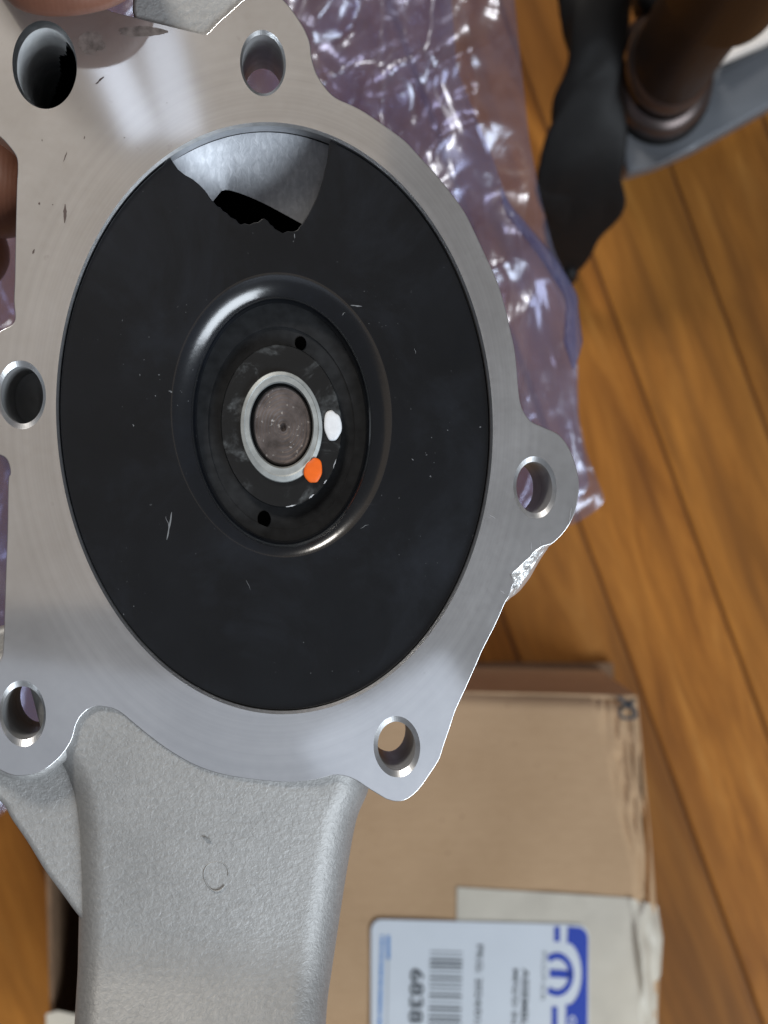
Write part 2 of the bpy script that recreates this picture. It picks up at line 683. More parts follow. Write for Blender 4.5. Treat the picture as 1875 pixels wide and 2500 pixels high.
FACE = [(-160, -60), (-60, -110), (110, -60), (250, 18), (325, 41), (410, 62), (492, 82), (508, 80), (530, 57), (560, 30), (590, 3), (612, -10), (640, -17),
        (672, -12), (700, 8), (736, 58), (752, 90), (758, 112), (761, 140), (772, 177), (794, 213), (819, 238), (855, 255), (888, 272), (935, 304),
        (989, 344), (1025, 383), (1062, 423), (1098, 467), (1134, 517), (1163, 575), (1188, 629), (1214, 687), (1232, 745), (1245, 800),
        (1258, 863), (1266, 953), (1274, 995), (1295, 1027), (1327, 1043), (1364, 1061), (1390, 1095), (1406, 1138), (1414, 1180), (1410, 1222),
        (1401, 1259), (1380, 1296), (1352, 1325), (1338, 1331), (1322, 1336), (1303, 1350), (1296, 1360), (1280, 1374), (1266, 1388), (1252, 1402), (1257, 1418),
        (1249, 1438), (1243, 1457), (1232, 1475), (1211, 1523), (1179, 1586), (1158, 1634), (1132, 1692), (1113, 1733), (1105, 1757), (1094, 1790),
        (1083, 1822), (1072, 1855), (1051, 1888), (1024, 1926), (998, 1949), (973, 1957), (946, 1952), (921, 1938), (893, 1921), (872, 1907),
        (846, 1896), (814, 1893), (770, 1904), (705, 1910), (624, 1904), (543, 1891), (477, 1869), (418, 1836), (369, 1801), (326, 1766),
        (293, 1739), (266, 1728), (233, 1725), (206, 1739), (187, 1766), (176, 1804), (157, 1836), (130, 1864), (98, 1885), (54, 1894),
        (16, 1888), (-35, 1855), (-70, 1790), (-72, 1720), (-40, 1655), (0, 1612), (8, 1575), (11, 1500), (14, 1400), (18, 1294), (20, 1177),
        (25, 1158), (23, 1138), (14, 1119), (-6, 1108), (-50, 1090), (-90, 1040), (-100, 965), (-80, 890), (-40, 830), (0, 808), (18, 799),
        (32, 790), (37, 774), (34, 734), (36, 684), (38, 571), (41, 454), (43, 417), (41, 386), (27, 363), (0, 334), (-50, 300),
        (-130, 270), (-190, 150)]

HOLES = [  # name, centre, inner radii, chamfer radii, depth (mm), blind
    ((642, 154), (51, 72), (56, 81), 21, False),
    ((52, 964), (52, 70), (60, 84), 15, True),
    ((55, 1742), (51, 65), (57, 81), 19, False),
    ((969, 1823), (46, 60), (57, 75), 19, False),
    ((1306, 1190), (44, 63), (53, 76), 19, False),
]
BIG = ((109, 158), (79, 108))
BORE = (670, 1021, 526, 714)


def L2(pts, d=0.0):
    return [Lc(u, v, d) for u, v in pts]


def lug_round(c, rr, d):
    return L2(ell(c[0], c[1], rr[0], rr[1], 64), d)


outer = L2(spline(FACE, 4))
hole_loops = [lug_round(c, co, 0) for c, ci, co, dp, bl in HOLES]
hole_loops.append(L2(ell(BIG[0][0], BIG[0][1], BIG[1][0], BIG[1][1], 72)))
hole_loops.append(L2(ell(BORE[0], BORE[1], BORE[2] + 7, BORE[3] + 9, 200)))
flange = slab('flange', outer, hole_loops, 0.0, -0.013, M_FACE, pump, 0.00013, hole_walls=False)

for c, ci, co, dp, bl in HOLES:
    mm = 0.001
    r0 = lug_round(c, co, 0.0)
    mid = lug_round(c, ci, 0.0)
    cen = Lc(c[0], c[1], 0)

    def ring(pts, z, s=1.0):
        return [Vector((cen.x + (p.x - cen.x) * s, cen.y + (p.y - cen.y) * s, z)) for p in pts]
    bh = loft('bolt_hole', [ring(r0, 0.0), ring(mid, -0.0006)], M_CHAMF, pump, smooth=False)
    rings = [ring(mid, -0.0006)]
    for k in range(1, 13):
        rings.append(ring(mid, -0.0006 - (dp - 0.6) * mm * k / 12, 1.0 + 0.006 * math.sin(k * 2.1)))
    w = loft('hole_wall', rings, M_BORE, bh)
    # outside of the boss that carries the hole behind the face
    bo = loft('boss', [ring(r0, -0.0128, 1.45), ring(r0, -dp * mm, 1.40), ring(mid, -dp * mm, 1.0)], M_CAST, bh)
    if bl:
        loft('hole_end', [ring(mid, -dp * mm, 1.0), ring(mid, -dp * mm - 0.003, 0.02)], M_BORE, bh, cap_last=True)

# large bore at the upper left: wall broken away on one side into a dark passage
bc = Lc(BIG[0][0], BIG[0][1], 0)
bpts = L2(ell(BIG[0][0], BIG[0][1], BIG[1][0], BIG[1][1], 96))


def bring(z, s=1.0):
    return [Vector((bc.x + (p.x - bc.x) * s, bc.y + (p.y - bc.y) * s, z)) for p in bpts]


bb = loft('coolant_bore', [bring(0.0), bring(-0.0016, 0.985), bring(-0.0024, 0.93)], M_CHAMF, pump)
bm = bmesh.new()
NB, ND = 96, 26
vv = {}
for k in range(ND + 1):
    z = -0.0024 - 0.034 * k / ND
    s = 0.93 - (0.05 if k > 5 else 0.0) - 0.004 * math.sin(k * 1.3)
    for i, p in enumerate(bring(z, s)):
        vv[k, i] = bm.verts.new(p)
for k in range(ND):
    for i in range(NB):
        a = 2 * math.pi * i / NB            # photo angle, 0 = right, pi/2 = down
        # remaining wall reaches deep on the left and upper left only
        da = math.atan2(math.sin(a - R(200)), math.cos(a - R(200)))
        lim = ND * max(0.06, min(1.0, 1.35 - abs(da) / R(105) * 1.25 + 0.06 * math.sin(9 * a)))
        if k < lim:
            j = (i + 1) % NB
            f = bm.faces.new((vv[k, i], vv[k, j], vv[k + 1, j], vv[k + 1, i]))
            f.smooth = True
for v in [v for v in bm.verts if not v.link_faces]:
    bm.verts.remove(v)
M_BWALL = m_simple('pale_bore_wall', (0.82, 0.84, 0.86), 0.42, 0.35, 0.6, 260, 0.00008, 0.2)
link('bore_wall', mesh_of('bore_wall', bm, True), M_BWALL, bb)
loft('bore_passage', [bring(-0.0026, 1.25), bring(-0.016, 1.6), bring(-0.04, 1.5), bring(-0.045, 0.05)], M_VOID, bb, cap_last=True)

# chamber bore round the impeller
bo2 = ell(BORE[0], BORE[1], BORE[2] + 7, BORE[3] + 9, 200)
bo1 = ell(BORE[0], BORE[1], BORE[2] + 2, BORE[3] + 2, 200)
chamber = loft('chamber_rim', [L2(bo2), [Vector((p.x, p.y, -0.0005)) for p in L2(bo1)],
                               [Vector((p.x, p.y, -0.0045)) for p in L2(bo1)]], M_CHAMF, pump, smooth=False)
b1 = L2(bo1)
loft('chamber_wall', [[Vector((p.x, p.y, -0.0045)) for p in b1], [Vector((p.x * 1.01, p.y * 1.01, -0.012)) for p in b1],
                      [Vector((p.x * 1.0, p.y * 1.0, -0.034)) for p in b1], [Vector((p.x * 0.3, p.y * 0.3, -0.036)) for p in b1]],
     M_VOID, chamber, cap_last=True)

# volute floor seen through the broken gap of the disc
VD = 0.0075
vtop = [(398, 398), (430, 352), (500, 318), (575, 302), (660, 297), (740, 304), (815, 324), (860, 350)]
vbot = [(500, 520), (534, 474), (545, 465), (562, 465), (597, 476), (645, 497), (696, 524), (745, 551)]


def volute(s, t):
    a = spline(vtop, 8, False)
    b = spline(vbot, 8, False)
    i = s * (len(a) - 1)
    pa = a[int(i)]
    pb = b[int(min(i, len(b) - 1))]
    u = pa[0] + (pb[0] - pa[0]) * t
    v = pa[1] + (pb[1] - pa[1]) * t
    d = 0.0028 + 0.0062 * t ** 0.7 + 0.002 * s
    return Lc(u, v, d)


vol = grid('volute_wall', 57, 30, volute, M_CAV, chamber)

# impeller disc with a torn-out gap at the top edge
DD = 0.0011
TEAR = [(413, 382), (424, 398), (434, 413), (452, 427), (470, 437), (486, 450), (500, 464), (509, 477), (516, 488), (524, 495), (529, 503), (537, 506), (545, 515),
        (555, 521), (563, 530), (576, 536), (583, 545), (588, 548), (597, 545), (609, 548), (620, 543), (630, 542), (638, 535), (645, 533), (654, 539),
        (660, 548), (666, 551), (671, 558), (680, 563), (690, 569), (702, 564), (714, 565), (722, 563), (727, 560), (731, 553), (737, 547), (752, 524),
        (763, 503), (773, 482), (781, 461), (788, 438), (793, 416), (799, 392), (802, 370), (804, 348), (813, 338)]
rx_, ry_ = BORE[2] - 3, BORE[3] - 4
rim = []
for (u, v) in ell(BORE[0], BORE[1] + 2, rx_, ry_, 260):
    if v < 420 and 405 < u < 822:
        continue
    rim.append((u, v))
cut = max(range(len(rim)), key=lambda i: math.hypot(rim[i][0] - rim[i - 1][0], rim[i][1] - rim[i - 1][1]))
rim = rim[cut:] + rim[:cut]          # starts after the gap
if rim[0][0] > rim[-1][0]:
    pass
else:
    rim.reverse()
disc_out = rim + TEAR                # from right of the gap round to its left, then along the tear
LIP_O = (687, 1013, 270, 348)
disc = slab('impeller_disc', L2(disc_out, DD), [L2(ell(*LIP_O, 160), DD)], -DD, -DD - 0.0026, M_DISC, pump, 0.00012, hole_walls=False)

lip = []
n_l = 40
dd = 0.0
for k in range(n_l + 1):
    f = k / n_l                         # 0 outer .. 1 inner
    cy = 1013 + (1030 - 1013) * f
    rx = 270 + (206 - 270) * f
    ry = 348 + (290 - 348) * f
    lip.append(L2(ell(687, cy, rx, ry, 160), DD + dd))
    fm = f + 0.5 / n_l
    th = 14 * fm / 0.12 if fm < 0.12 else (14 + 26 * (fm - 0.12) / 0.62 if fm < 0.74 else 40 + 40 * (fm - 0.74) / 0.26)
    dd += 0.0040 / n_l * math.tan(R(th))
FL = max(DD + dd + 0.0004, DD + 0.0052)
for (a_, b_, d_) in ((205.6, 289.6, FL - 0.0001), (205.3, 289.2, FL), (204.6, 288.2, FL), (180, 249.0, FL), (179.4, 248.2, FL), (179.2, 248.0, FL + 0.0001), (178.8, 247.4, FL + 0.0005), (178.4, 247, FL + 0.0005), (176, 244, FL + 0.0005), (120, 160, FL + 0.0005)):
    q_ = (a_ - 178) / 28.0
    lip.append(L2(ell(687, 1046 - 16 * max(0, min(1, q_)), a_, b_, 160), d_))
recess = loft('hub_lip', lip[:n_l + 2], M_RECESS, disc)
loft('hub_recess', lip[n_l + 1:], M_DARK, disc, cap_last=True, smooth=False)
# hub plate, bushing, shaft
CHIPS = []
HD = FL - 0.0012


def straight(pts, d):
    return [Vector((p.x, p.y, -d)) for p in pts]


def m_hub():
    t = NT('dusty_black_hub')
    o = t.coord()
    a = t.noise(o, 170, 5, 0.7, 0.6)
    b = t.ramp(t.noise(o, 900, 3, 0.6), [(0.4, 0.2), (0.7, 1.0)])
    d = t.math('MULTIPLY', t.ramp(a, [(0.50, 0.0), (0.72, 1.0)]), b)
    col = t.mix(t.math('MULTIPLY', d, 0.55), (0.006, 0.0066, 0.0072), (0.24, 0.26, 0.27))
    t.set(color=col, rough=t.math('ADD', t.math('MULTIPLY', a, 0.3), 0.22), spec=0.45)
    return t.m


M_HUB = m_hub()
hub0 = L2(ell(687, 1040, 148, 199, 128), HD)
hub_in = L2(ell(687, 1041, 98, 133, 128), HD)
hubp = loft('hub_plate', [straight(hub0, FL + 0.0005), straight(hub0, HD + 0.0002),
                          straight(L2(ell(687, 1040, 146, 197, 128), HD), HD), straight(hub_in, HD)], M_HUB, pump, smooth=False)
# chips along the hub's edge, their pale colour also painting its bright reflections
for q_ in range(4):
    t_ = R(24 + q_ * 17 + 9 * math.sin(q_ * 3.1))
    e0 = (687 + 147.5 * math.cos(t_), 1040 + 198.5 * math.sin(t_))
    e1 = (687 + 147.5 * math.cos(t_ + 0.13 + 0.06 * math.sin(q_ * 5)), 1040 + 198.5 * math.sin(t_ + 0.13 + 0.06 * math.sin(q_ * 5)))
    CHIPS.append((*e0, *e1, 0.7 + 1.1 * abs(math.sin(q_ * 2.3))))
ro = ell(687, 1042, 101, 137, 128)
bush = loft('bushing', [straight(L2(ro, HD), HD + 0.0004), straight(L2(ell(687, 1042, 99, 134, 128), HD), HD - 0.0007),
                        straight(L2(ell(687, 1040, 91, 124, 128), HD), HD - 0.0009),
                        straight(L2(ell(687, 1039, 89, 121, 128), HD), HD - 0.0008),
                        straight(L2(ell(687, 1038, 79, 106, 128), HD), HD - 0.0008),
                        straight(L2(ell(687, 1037, 77, 103, 128), HD), HD + 0.0002),
                        straight(L2(ell(687, 1037, 77, 103, 128), HD), HD + 0.0030)], M_STEEL, pump, smooth=False)


def m_shaft():
    t = NT('turned_shaft_end')
    o = t.coord()
    c = Lc(692, 1043, HD)
    mp = t.coord()
    sub = t.add('ShaderNodeVectorMath', operation='SUBTRACT')
    t.lk(mp, sub.inputs[0])
    sub.inputs[1].default_value = (c.x, c.y, 0)
    sep = t.add('ShaderNodeSeparateXYZ')
    t.lk(sub.outputs[0], sep.inputs[0])
    x = t.math('MULTIPLY', sep.outputs[0], 1.36)
    r = t.math('SQRT', t.math('ADD', t.math('MULTIPLY', x, x), t.math('MULTIPLY', sep.outputs[1], sep.outputs[1])))
    w = t.math('SINE', t.math('MULTIPLY', t.math('ADD', r, t.math('MULTIPLY', t.noise(o, 500, 2), 0.0004)), 9000))
    n1 = t.noise(o, 400, 4, 0.6)
    col = t.ramp(n1, [(0.3, (0.10, 0.085, 0.08)), (0.7, (0.24, 0.205, 0.195))])
    spk = t.ramp(t.noise(o, 1500, 2), [(0.66, 0.0), (0.72, 0.8)])
    col = t.mix(spk, col, (0.6, 0.58, 0.56))
    t.set(color=col, rough=0.42, metal=0.8, normal=t.bump(t.math('ADD', t.math('MULTIPLY', w, 0.3), n1), 0.00009, 0.7))
    return t.m


M_SHAFT = m_shaft()
so = L2(ell(689, 1039, 71, 97, 96), HD)
shaft = loft('shaft', [straight(so, HD + 0.010), straight(so, HD + 0.0008), straight(L2(ell(689, 1039, 68, 93, 96), HD), HD + 0.0004),
                       straight(L2(ell(689, 1040, 30, 40, 96), HD), HD + 0.00045), straight(L2(ell(692, 1043, 8, 11, 96), HD), HD + 0.0005),
                       straight(L2(ell(692, 1043, 2, 3, 96), HD), HD + 0.0012)], M_SHAFT, pump, cap_last=True, smooth=False)
# dark seat between bushing and shaft
loft('shaft_seat', [straight(L2(ell(687, 1037, 80, 107, 96), HD), HD + 0.0028), straight(L2(ell(687, 1037, 50, 70, 96), HD), HD + 0.0029)], M_VOID, shaft)

M_PITCH = m_simple('painted_hole_shade', (0.0008, 0.0008, 0.0008), 1.0, 0, 0.0)
# balance holes in the recess floor: flat discs, the shade inside painted black
for (u, v, a, b) in ((734, 838, 14, 17), (645, 1267, 16, 20)):
    d0 = FL + 0.0005 - 0.00012
    pts = L2(ell(u, v, a, b, 32), d0)
    loft('balance_hole', [straight(pts, d0), straight(pts, d0 + 0.00006)], M_PITCH, recess, cap_first=True, cap_last=True, smooth=False)


def blob(name, u, v, a, b, d, th, mat, parent, seed, dome=1.0):
    rings = []
    n = 40
    for (s, h) in ((1.0, 0.0), (0.97, 0.6), (0.86, 0.9), (0.5, 1.0), (0.05, 1.0)):
        pts = []
        for i in range(n):
            t = 2 * math.pi * i / n
            w = 1 + 0.10 * math.sin(2 * t + seed) + 0.05 * math.sin(3 * t + seed * 2) + 0.02 * math.sin(7 * t)
            pts.append((u + a * s * w * math.cos(t), v + b * s * w * math.sin(t)))
        rings.append(L2(pts, d - th * h))
    return loft(name, rings, mat, parent, cap_last=True)


blob('paint_dot', 812, 1039, 20, 40, HD - 0.00005, 0.0004, M_WHITE_P, hubp, 1.0).__setitem__('label', 'white paint dot')
blob('paint_dot', 765, 1149, 21, 32, HD - 0.00095, 0.0003, M_ORANGE, hubp, 2.4).__setitem__('label', 'orange paint dot')

# rough casting: outlet arm at the bottom
LEFT = [(1640, 60), (1700, 80), (1800, 105), (1850, 140), (1874, 157), (1934, 179), (2015, 190), (2120, 193), (2232, 193), (2368, 190), (2500, 182), (2700, 170)]
RIGHT = [(1640, 905), (1880, 905), (1934, 899), (1950, 891), (1988, 873), (2032, 863), (2129, 846), (2232, 830), (2341, 814), (2433, 800), (2500, 795), (2700, 780)]
DEPTH = [(1640, 0.0016), (1720, 0.0011), (1900, 0.0012), (2050, 0.0018), (2200, 0.0024), (2300, 0.0027), (2380, 0.0020), (2460, 0.0002), (2560, -0.0022), (2700, -0.004)]


def sm_tab(tab, x, w=22):
    return sum(lerp_tab(tab, x + k * w) * c for k, c in ((-2, 1), (-1, 2), (0, 3), (1, 2), (2, 1))) / 9.0


def arm(s, t):
    v = 1640 + (2860 - 1640) * t
    l, r = sm_tab(LEFT, v, 10), sm_tab(RIGHT, v, 10)
    d = sm_tab(DEPTH, v)
    if t > 0.975:
        d += 0.03 * (t - 0.975) / 0.025
    nL = 0.16
    wl, wr = 62.0, 88.0
    hl, hr = 0.0055, 0.0075
    if s < 0.05:
        return Lc(l, v, d + hl + 0.02 * (0.05 - s) / 0.05)
    if s > 0.95:
        return Lc(r, v, d + hr + 0.02 * (s - 0.95) / 0.05)
    s = (s - 0.05) / 0.9
    if s < nL:
        a = (1 - s / nL) * math.pi / 2
        return Lc(l + wl * (1 - math.sin(a)), v, d + hl * (1 - math.cos(a)))
    if s > 1 - nL:
        a = (1 - (1 - s) / nL) * math.pi / 2
        return Lc(r - wr * (1 - math.sin(a)), v, d + hr * (1 - math.cos(a)))
    q = (s - nL) / (1 - 2 * nL)
    p = Lc(l + wl + (r - wr - l - wl) * q, v, d)
    p.z += 0.0006 * math.sin(q * math.pi)
    return p


def arm_clear(s, t):
    p = arm(s, t)
    c = Lc(BORE[0], BORE[1], 0)
    e = Lc(BORE[0] + BORE[2] + 30, BORE[1] + BORE[3] + 30, 0)
    q = math.hypot((p.x - c.x) / (e.x - c.x), (p.y - c.y) / (e.y - c.y))
    if q < 1.05:
        p.z -= 0.02 * min(1, (1.05 - q) / 0.03)
    return p


body = grid('outlet_arm', 90, 160, arm_clear, M_CAST, pump)
# casting mark stamped into the arm
mk = Lc(528, 2138, 0.0016)
bm = bmesh.new()
NR = 48
rr = []
for k in range(NR):
    t = 2 * math.pi * k / NR
    ra = 0.0019 + 0.0001 * math.sin(3 * t)
    row = []
    for q in range(7):
        b = 2 * math.pi * q / 7
        row.append(bm.verts.new((mk.x + (ra + 0.00013 * math.cos(b)) * math.cos(t), mk.y + (ra * 1.2 + 0.00013 * math.cos(b)) * math.sin(t) , mk.z + 0.00012 + 0.00012 * math.sin(b))))
    rr.append(row)
for k in range(NR - 6):
    for q in range(7):
        bm.faces.new((rr[k][q], rr[k + 1][q], rr[k + 1][(q + 1) % 7], rr[k][(q + 1) % 7]))
cmark = link('casting_mark', mesh_of('casting_mark', bm, True), M_CAST, body)

# thin web to the left of the arm
LH = [lug_round((55, 1742), (60, 84), 0.0)]
web = [(-220, 1780), (-180, 1880), (-60, 1925), (0, 1961), (27, 2004), (65, 2059), (108, 2129), (152, 2189), (190, 2240), (235, 2290), (330, 2290), (330, 1560), (-120, 1560), (-220, 1640)]
slab('web', L2(spline(web, 6), 0.0052), LH, -0.0052, -0.011, M_CAST, pump, 0.0011)
# fillet where the lug meets the web
lf = [(-80, 1850), (0, 1895), (54, 1908), (104, 1897), (140, 1874), (172, 1840), (205, 1740), (170, 1620), (-60, 1600), (-110, 1730)]
slab('lug_fillet', L2(spline(lf, 6), 0.0022), LH, -0.0014, -0.009, M_CAST, pump, 0.0018)
# rough boss at the top edge
tb = [(330, -60), (322, 20), (330, 55), (480, 100), (540, 100), (600, 60), (640, 10), (640, -60)]
slab('upper_boss', L2(tb, 0.0006), [], -0.0006, -0.014, M_CAST, pump, 0.0007)
# cast housing behind the face
cup0 = L2(ell(660, 1040, 545, 745, 120), 0.013)


def sc(pts, s, z):
    c = Lc(660, 1040, 0.013)
    return [Vector((c.x + (p.x - c.x) * s, c.y + (p.y - c.y) * s, z)) for p in pts]


loft('housing', [sc(cup0, 1.0, -0.010), sc(cup0, 0.97, -0.022), sc(cup0, 0.9, -0.034), sc(cup0, 0.6, -0.040), sc(cup0, 0.35, -0.05), sc(cup0, 0.30, -0.07), sc(cup0, 0.05, -0.071)],
     M_CAST, pump, cap_last=True)

# broken casting edge on the right
CH_I = [(1345, 1328), (1338, 1331), (1322, 1336), (1303, 1350), (1296, 1360), (1280, 1374), (1266, 1388), (1252, 1402), (1257, 1418), (1249, 1438), (1243, 1457), (1236, 1468)]
CH_O = [(1346, 1330), (1340, 1334), (1332, 1346), (1322, 1361), (1313, 1376), (1303, 1394), (1294, 1410), (1283, 1425), (1270, 1441), (1258, 1452), (1247, 1459), (1237, 1469)]


def chip(s, t):
    i = s * (len(CH_I) - 1)
    k = min(int(i), len(CH_I) - 2)
    f = i - k
    a = [CH_I[k][q] * (1 - f) + CH_I[k + 1][q] * f for q in (0, 1)]
    b = [CH_O[k][q] * (1 - f) + CH_O[k + 1][q] * f for q in (0, 1)]
    a[0] -= 4
    u, v = a[0] + (b[0] - a[0]) * t, a[1] + (b[1] - a[1]) * t
    nz = noise.noise(Vector((u * 0.07, v * 0.07, 3.1))) + 0.5 * noise.noise(Vector((u * 0.2, v * 0.2, 1.1)))
    d = 0.0002 + 0.0016 * t + 0.0035 * max(0, t - 0.8) / 0.2 + 0.0007 * nz * math.sin(math.pi * min(1, t * 1.2)) - 0.0006 * math.exp(-((s - 0.68) / 0.05) ** 2) * (1 - t)
    return Lc(u, v, d)


M_BREAK = m_simple('fresh_metal_break', (0.80, 0.80, 0.79), 0.42, 0.75, 0.6, 1500, 0.0003, 0.12)
br = grid('broken_edge', 60, 20, chip, M_BREAK, pump)
br['label'] = 'rough bright broken metal along the edge'
slab('edge_backing', L2([(1338, 1338), (1322, 1361), (1303, 1394), (1283, 1425), (1247, 1459), (1225, 1440), (1290, 1340)], 0.0045), [], -0.0045, -0.013, M_CAST, pump, 0.0003)


# scratches, nicks and stains lying on the surfaces
def streak(u0, v0, u1, v1, w, d, mat, parent, name='scratch', seed=0.0):
    n = 9
    a, b = [], []
    L_ = math.hypot(u1 - u0, v1 - v0)
    nx, ny = -(v1 - v0) / L_, (u1 - u0) / L_
    for i in range(n):
        t = i / (n - 1)
        ww = w * math.sin(math.pi * (0.06 + 0.88 * t)) * (0.7 + 0.5 * noise.noise(Vector((t * 4, seed, 0))))
        j = 2.0 * noise.noise(Vector((t * 2.5, seed, 5)))
        u, v = u0 + (u1 - u0) * t + nx * j, v0 + (v1 - v0) * t + ny * j
        a.append(Lc(u + nx * ww, v + ny * ww, d))
        b.append(Lc(u - nx * ww, v - ny * ww, d))
    bm = bmesh.new()
    va = [bm.verts.new(p) for p in a]
    vb = [bm.verts.new(p) for p in b]
    for i in range(n - 1):
        bm.faces.new((va[i], va[i + 1], vb[i + 1], vb[i]))
    bm.normal_update()
    for f in bm.faces:
        if f.normal.z < 0:
            f.normal_flip()
    me = bpy.data.meshes.new(name)
    bm.to_mesh(me)
    bm.free()
    return link(name, me, mat, parent)


M_SCR = m_simple('pale_scratch', (0.17, 0.18, 0.19), 0.5)
M_CHIP = m_simple('edge_chip_glint', (0.55, 0.57, 0.60), 0.4)
M_NICK = m_simple('brown_stain', (0.085, 0.06, 0.052), 0.6)
M_SMUDGE = m_simple('grey_smudge', (0.40, 0.365, 0.345), 0.46, 0.9, 0.5, 700, 0.0, 0.35)
dz = DD - 0.00004
for k, (a, b, c, d, w) in enumerate([(407, 1318, 420, 1250, 3.0), (856, 745, 884, 748, 2.2), (835, 770, 842, 762, 1.2), (405, 1260, 413, 1290, 1.0), (1012, 850, 1015, 864, 0.7),
                                     (600, 1415, 612, 1440, 0.6), (880, 1290, 900, 1280, 0.9),
                                     (718, 570, 720, 582, 1.4), (325, 1035, 326, 1042, 1.5), (1005, 1120, 1010, 1124, 1.3)]):
    streak(a, b, c, d, w, dz, M_SCR, disc, 'scratch', k)
for k, (a, b, c, d, w) in enumerate(CHIPS):
    streak(a, b, c, d, w * 1.5, HD - 0.00006, M_CHIP, hubp, 'chip', k + 90)
fz = -0.00004
for k, (a, b, c, d, w) in enumerate([(159, 498, 158, 545, 5.0), (163, 370, 155, 395, 1.8), (95, 500, 97, 494, 3.5), (128, 498, 129, 501, 2.0), (80, 620, 84, 608, 3.4),
                                     (233, 205, 254, 187, 3.4), (102, 340, 103, 345, 1.6), (303, 334, 304, 338, 2.0), (205, 340, 207, 332, 1.8), (407, 250, 408, 252, 2.0)]):
    streak(a, b, c, d, w, fz, M_NICK, flange, 'stain', k + 20)
for k, (a, b, c, d, w) in enumerate([(1193, 1256, 1210, 1266, 1.4), (1296, 1322, 1298, 1350, 1.4), (1318, 1318, 1322, 1334, 1.0), (1395, 1240, 1389, 1275, 2.0), (1222, 1440, 1232, 1450, 2.4)]):
    streak(a, b, c, d, w, fz, M_CHAMF, flange, 'scratch', k + 40)


M_PIT = m_simple('dark_casting_pit', (0.24, 0.25, 0.255), 0.7, 0.3, 0.4, 1500, 0.0002, 0.4)
for k, (a, b, c, d, w) in enumerate([(494, 2044, 516, 2056, 5.0), (326, 2250, 330, 2256, 2.4)]):
    streak(a, b, c, d, w, 0.00085 + 0.0007 * (b - 2040) / 160 , M_PIT, body, 'casting_pit', k + 120)


def smudge(u, v, a, b, seed):
    pts = []
    for i in range(46):
        t = 2 * math.pi * i / 46
        w = 1 + 0.28 * noise.noise(Vector((math.cos(t) * 1.7, math.sin(t) * 1.7, seed))) + 0.16 * noise.noise(Vector((math.cos(t) * 6, math.sin(t) * 6, seed)))
        pts.append((u + a * w * math.cos(t), v + b * w * math.sin(t)))
    c = L2(pts, fz)
    bm = bmesh.new()
    f = bm.faces.new([bm.verts.new(p) for p in c])
    f.normal_update()
    if f.normal.z < 0:
        f.normal_flip()
    bmesh.ops.triangulate(bm, faces=[f])
    me = bpy.data.meshes.new('smudge')
    bm.to_mesh(me)
    bm.free()
    return link('smudge', me, M_SMUDGE, flange)


smudge(222, 104, 33, 27, 2.0)
smudge(345, 76, 62, 12, 5.0)

# ------------------------------------------------------------------ cardboard box with label
BD = 0.58
box = empty('cardboard_box', loc=P(830, 2200, CAM_H))
tag(box, 'opened kraft cardboard box with white parts label, standing on the floor under the pump', 'box')
BXI = Matrix.Translation(-Vector(box.location))


def B(u, v, D=BD):
    return BXI @ P(u, v, D)


B_TL, B_TR = (92, 1668), (1556, 1703)
VB = 2760                                # bottom edge, below the frame
R_EDGE = [(1703, 1556), (1800, 1566), (1871, 1572), (2034, 1588), (2197, 1601), (2280, 1612), (2387, 1610), (2495, 1606), (2760, 1600)]
CREASE = [(1703, 1440), (1800, 1470), (1950, 1500), (2140, 1545), (2300, 1560), (2760, 1560)]
SLIT = [(1703, 1548), (1850, 1566), (1960, 1572), (2034, 1574), (2120, 1577), (2205, 1577), (2300, 1590), (2760, 1590)]


def top_panel(s, t):
    u0 = 250
    v0 = lerp_tab([(250, 1672), (700, 1684), (1143, 1692), (1431, 1705), (1556, 1703), (1700, 1703)], u0 + s * 1320)
    v = v0 + (VB - v0) * t
    ue = lerp_tab(SLIT, v)
    u = u0 + (ue - u0) * s
    cr = lerp_tab(CREASE, v)
    d = BD
    if u > cr:
        q = (u - cr) / max(1.0, ue - cr)
        w_ = u - (v - 1700) * 0.16
        d += 0.0035 * q * q + 0.0060 * abs(noise.noise(Vector((w_ * 0.045, v * 0.006, 2)))) * min(1, q * 3)
        d += 0.0030 * max(0, noise.noise(Vector((w_ * 0.09, v * 0.015, 9)))) * min(1, q * 3)
    d += 0.0008 * noise.noise(Vector((u * 0.004, v * 0.004, 0)))
    if t < 0.03:
        d += 0.0022 * (1 - t / 0.03) ** 2
    return B(u, v, d)


top = grid('top_flap', 260, 150, top_panel, M_CARD, box)


def edge_strip(s, t):
    v = 1700 + (VB - 1700) * t
    gap = lerp_tab([(1700, 0), (1930, 0), (1990, 8), (2060, 11), (2150, 10), (2212, 9), (2225, 0), (2760, 0)], v)
    a, b = lerp_tab(SLIT, v) + gap, lerp_tab(R_EDGE, v)
    u = a + (b - a) * s
    d = BD + 0.0035 + 0.004 * s * s + 0.0012 * noise.noise(Vector((s * 2, v * 0.02, 4)))
    if s > 0.999:
        d += 0.03
    return B(u, v, d)


grid('side_flap_edge', 8, 90, edge_strip, M_CARD, box)
# walls
zt, zb = BD + 0.0024, CAM_H - 0.0008


def wall(name, a, b, mat, inset=0.0016):
    a0, b0 = P(*a, BD), P(*b, BD)
    t = (b0 - a0).normalized()
    nrm = Vector((-t.y, t.x, 0)) * inset
    bm = bmesh.new()
    pts = []
    for z in (CAM_H - zb, CAM_H - zt):
        for p in (a0, b0, b0 + nrm, a0 + nrm):
            pts.append(bm.verts.new(BXI @ Vector((p.x, p.y, z))))
    for f in ((0, 1, 2, 3), (7, 6, 5, 4), (0, 4, 5, 1), (1, 5, 6, 2), (2, 6, 7, 3), (3, 7, 4, 0)):
        bm.faces.new([pts[i] for i in f])
    return link(name, mesh_of(name, bm), mat, box)


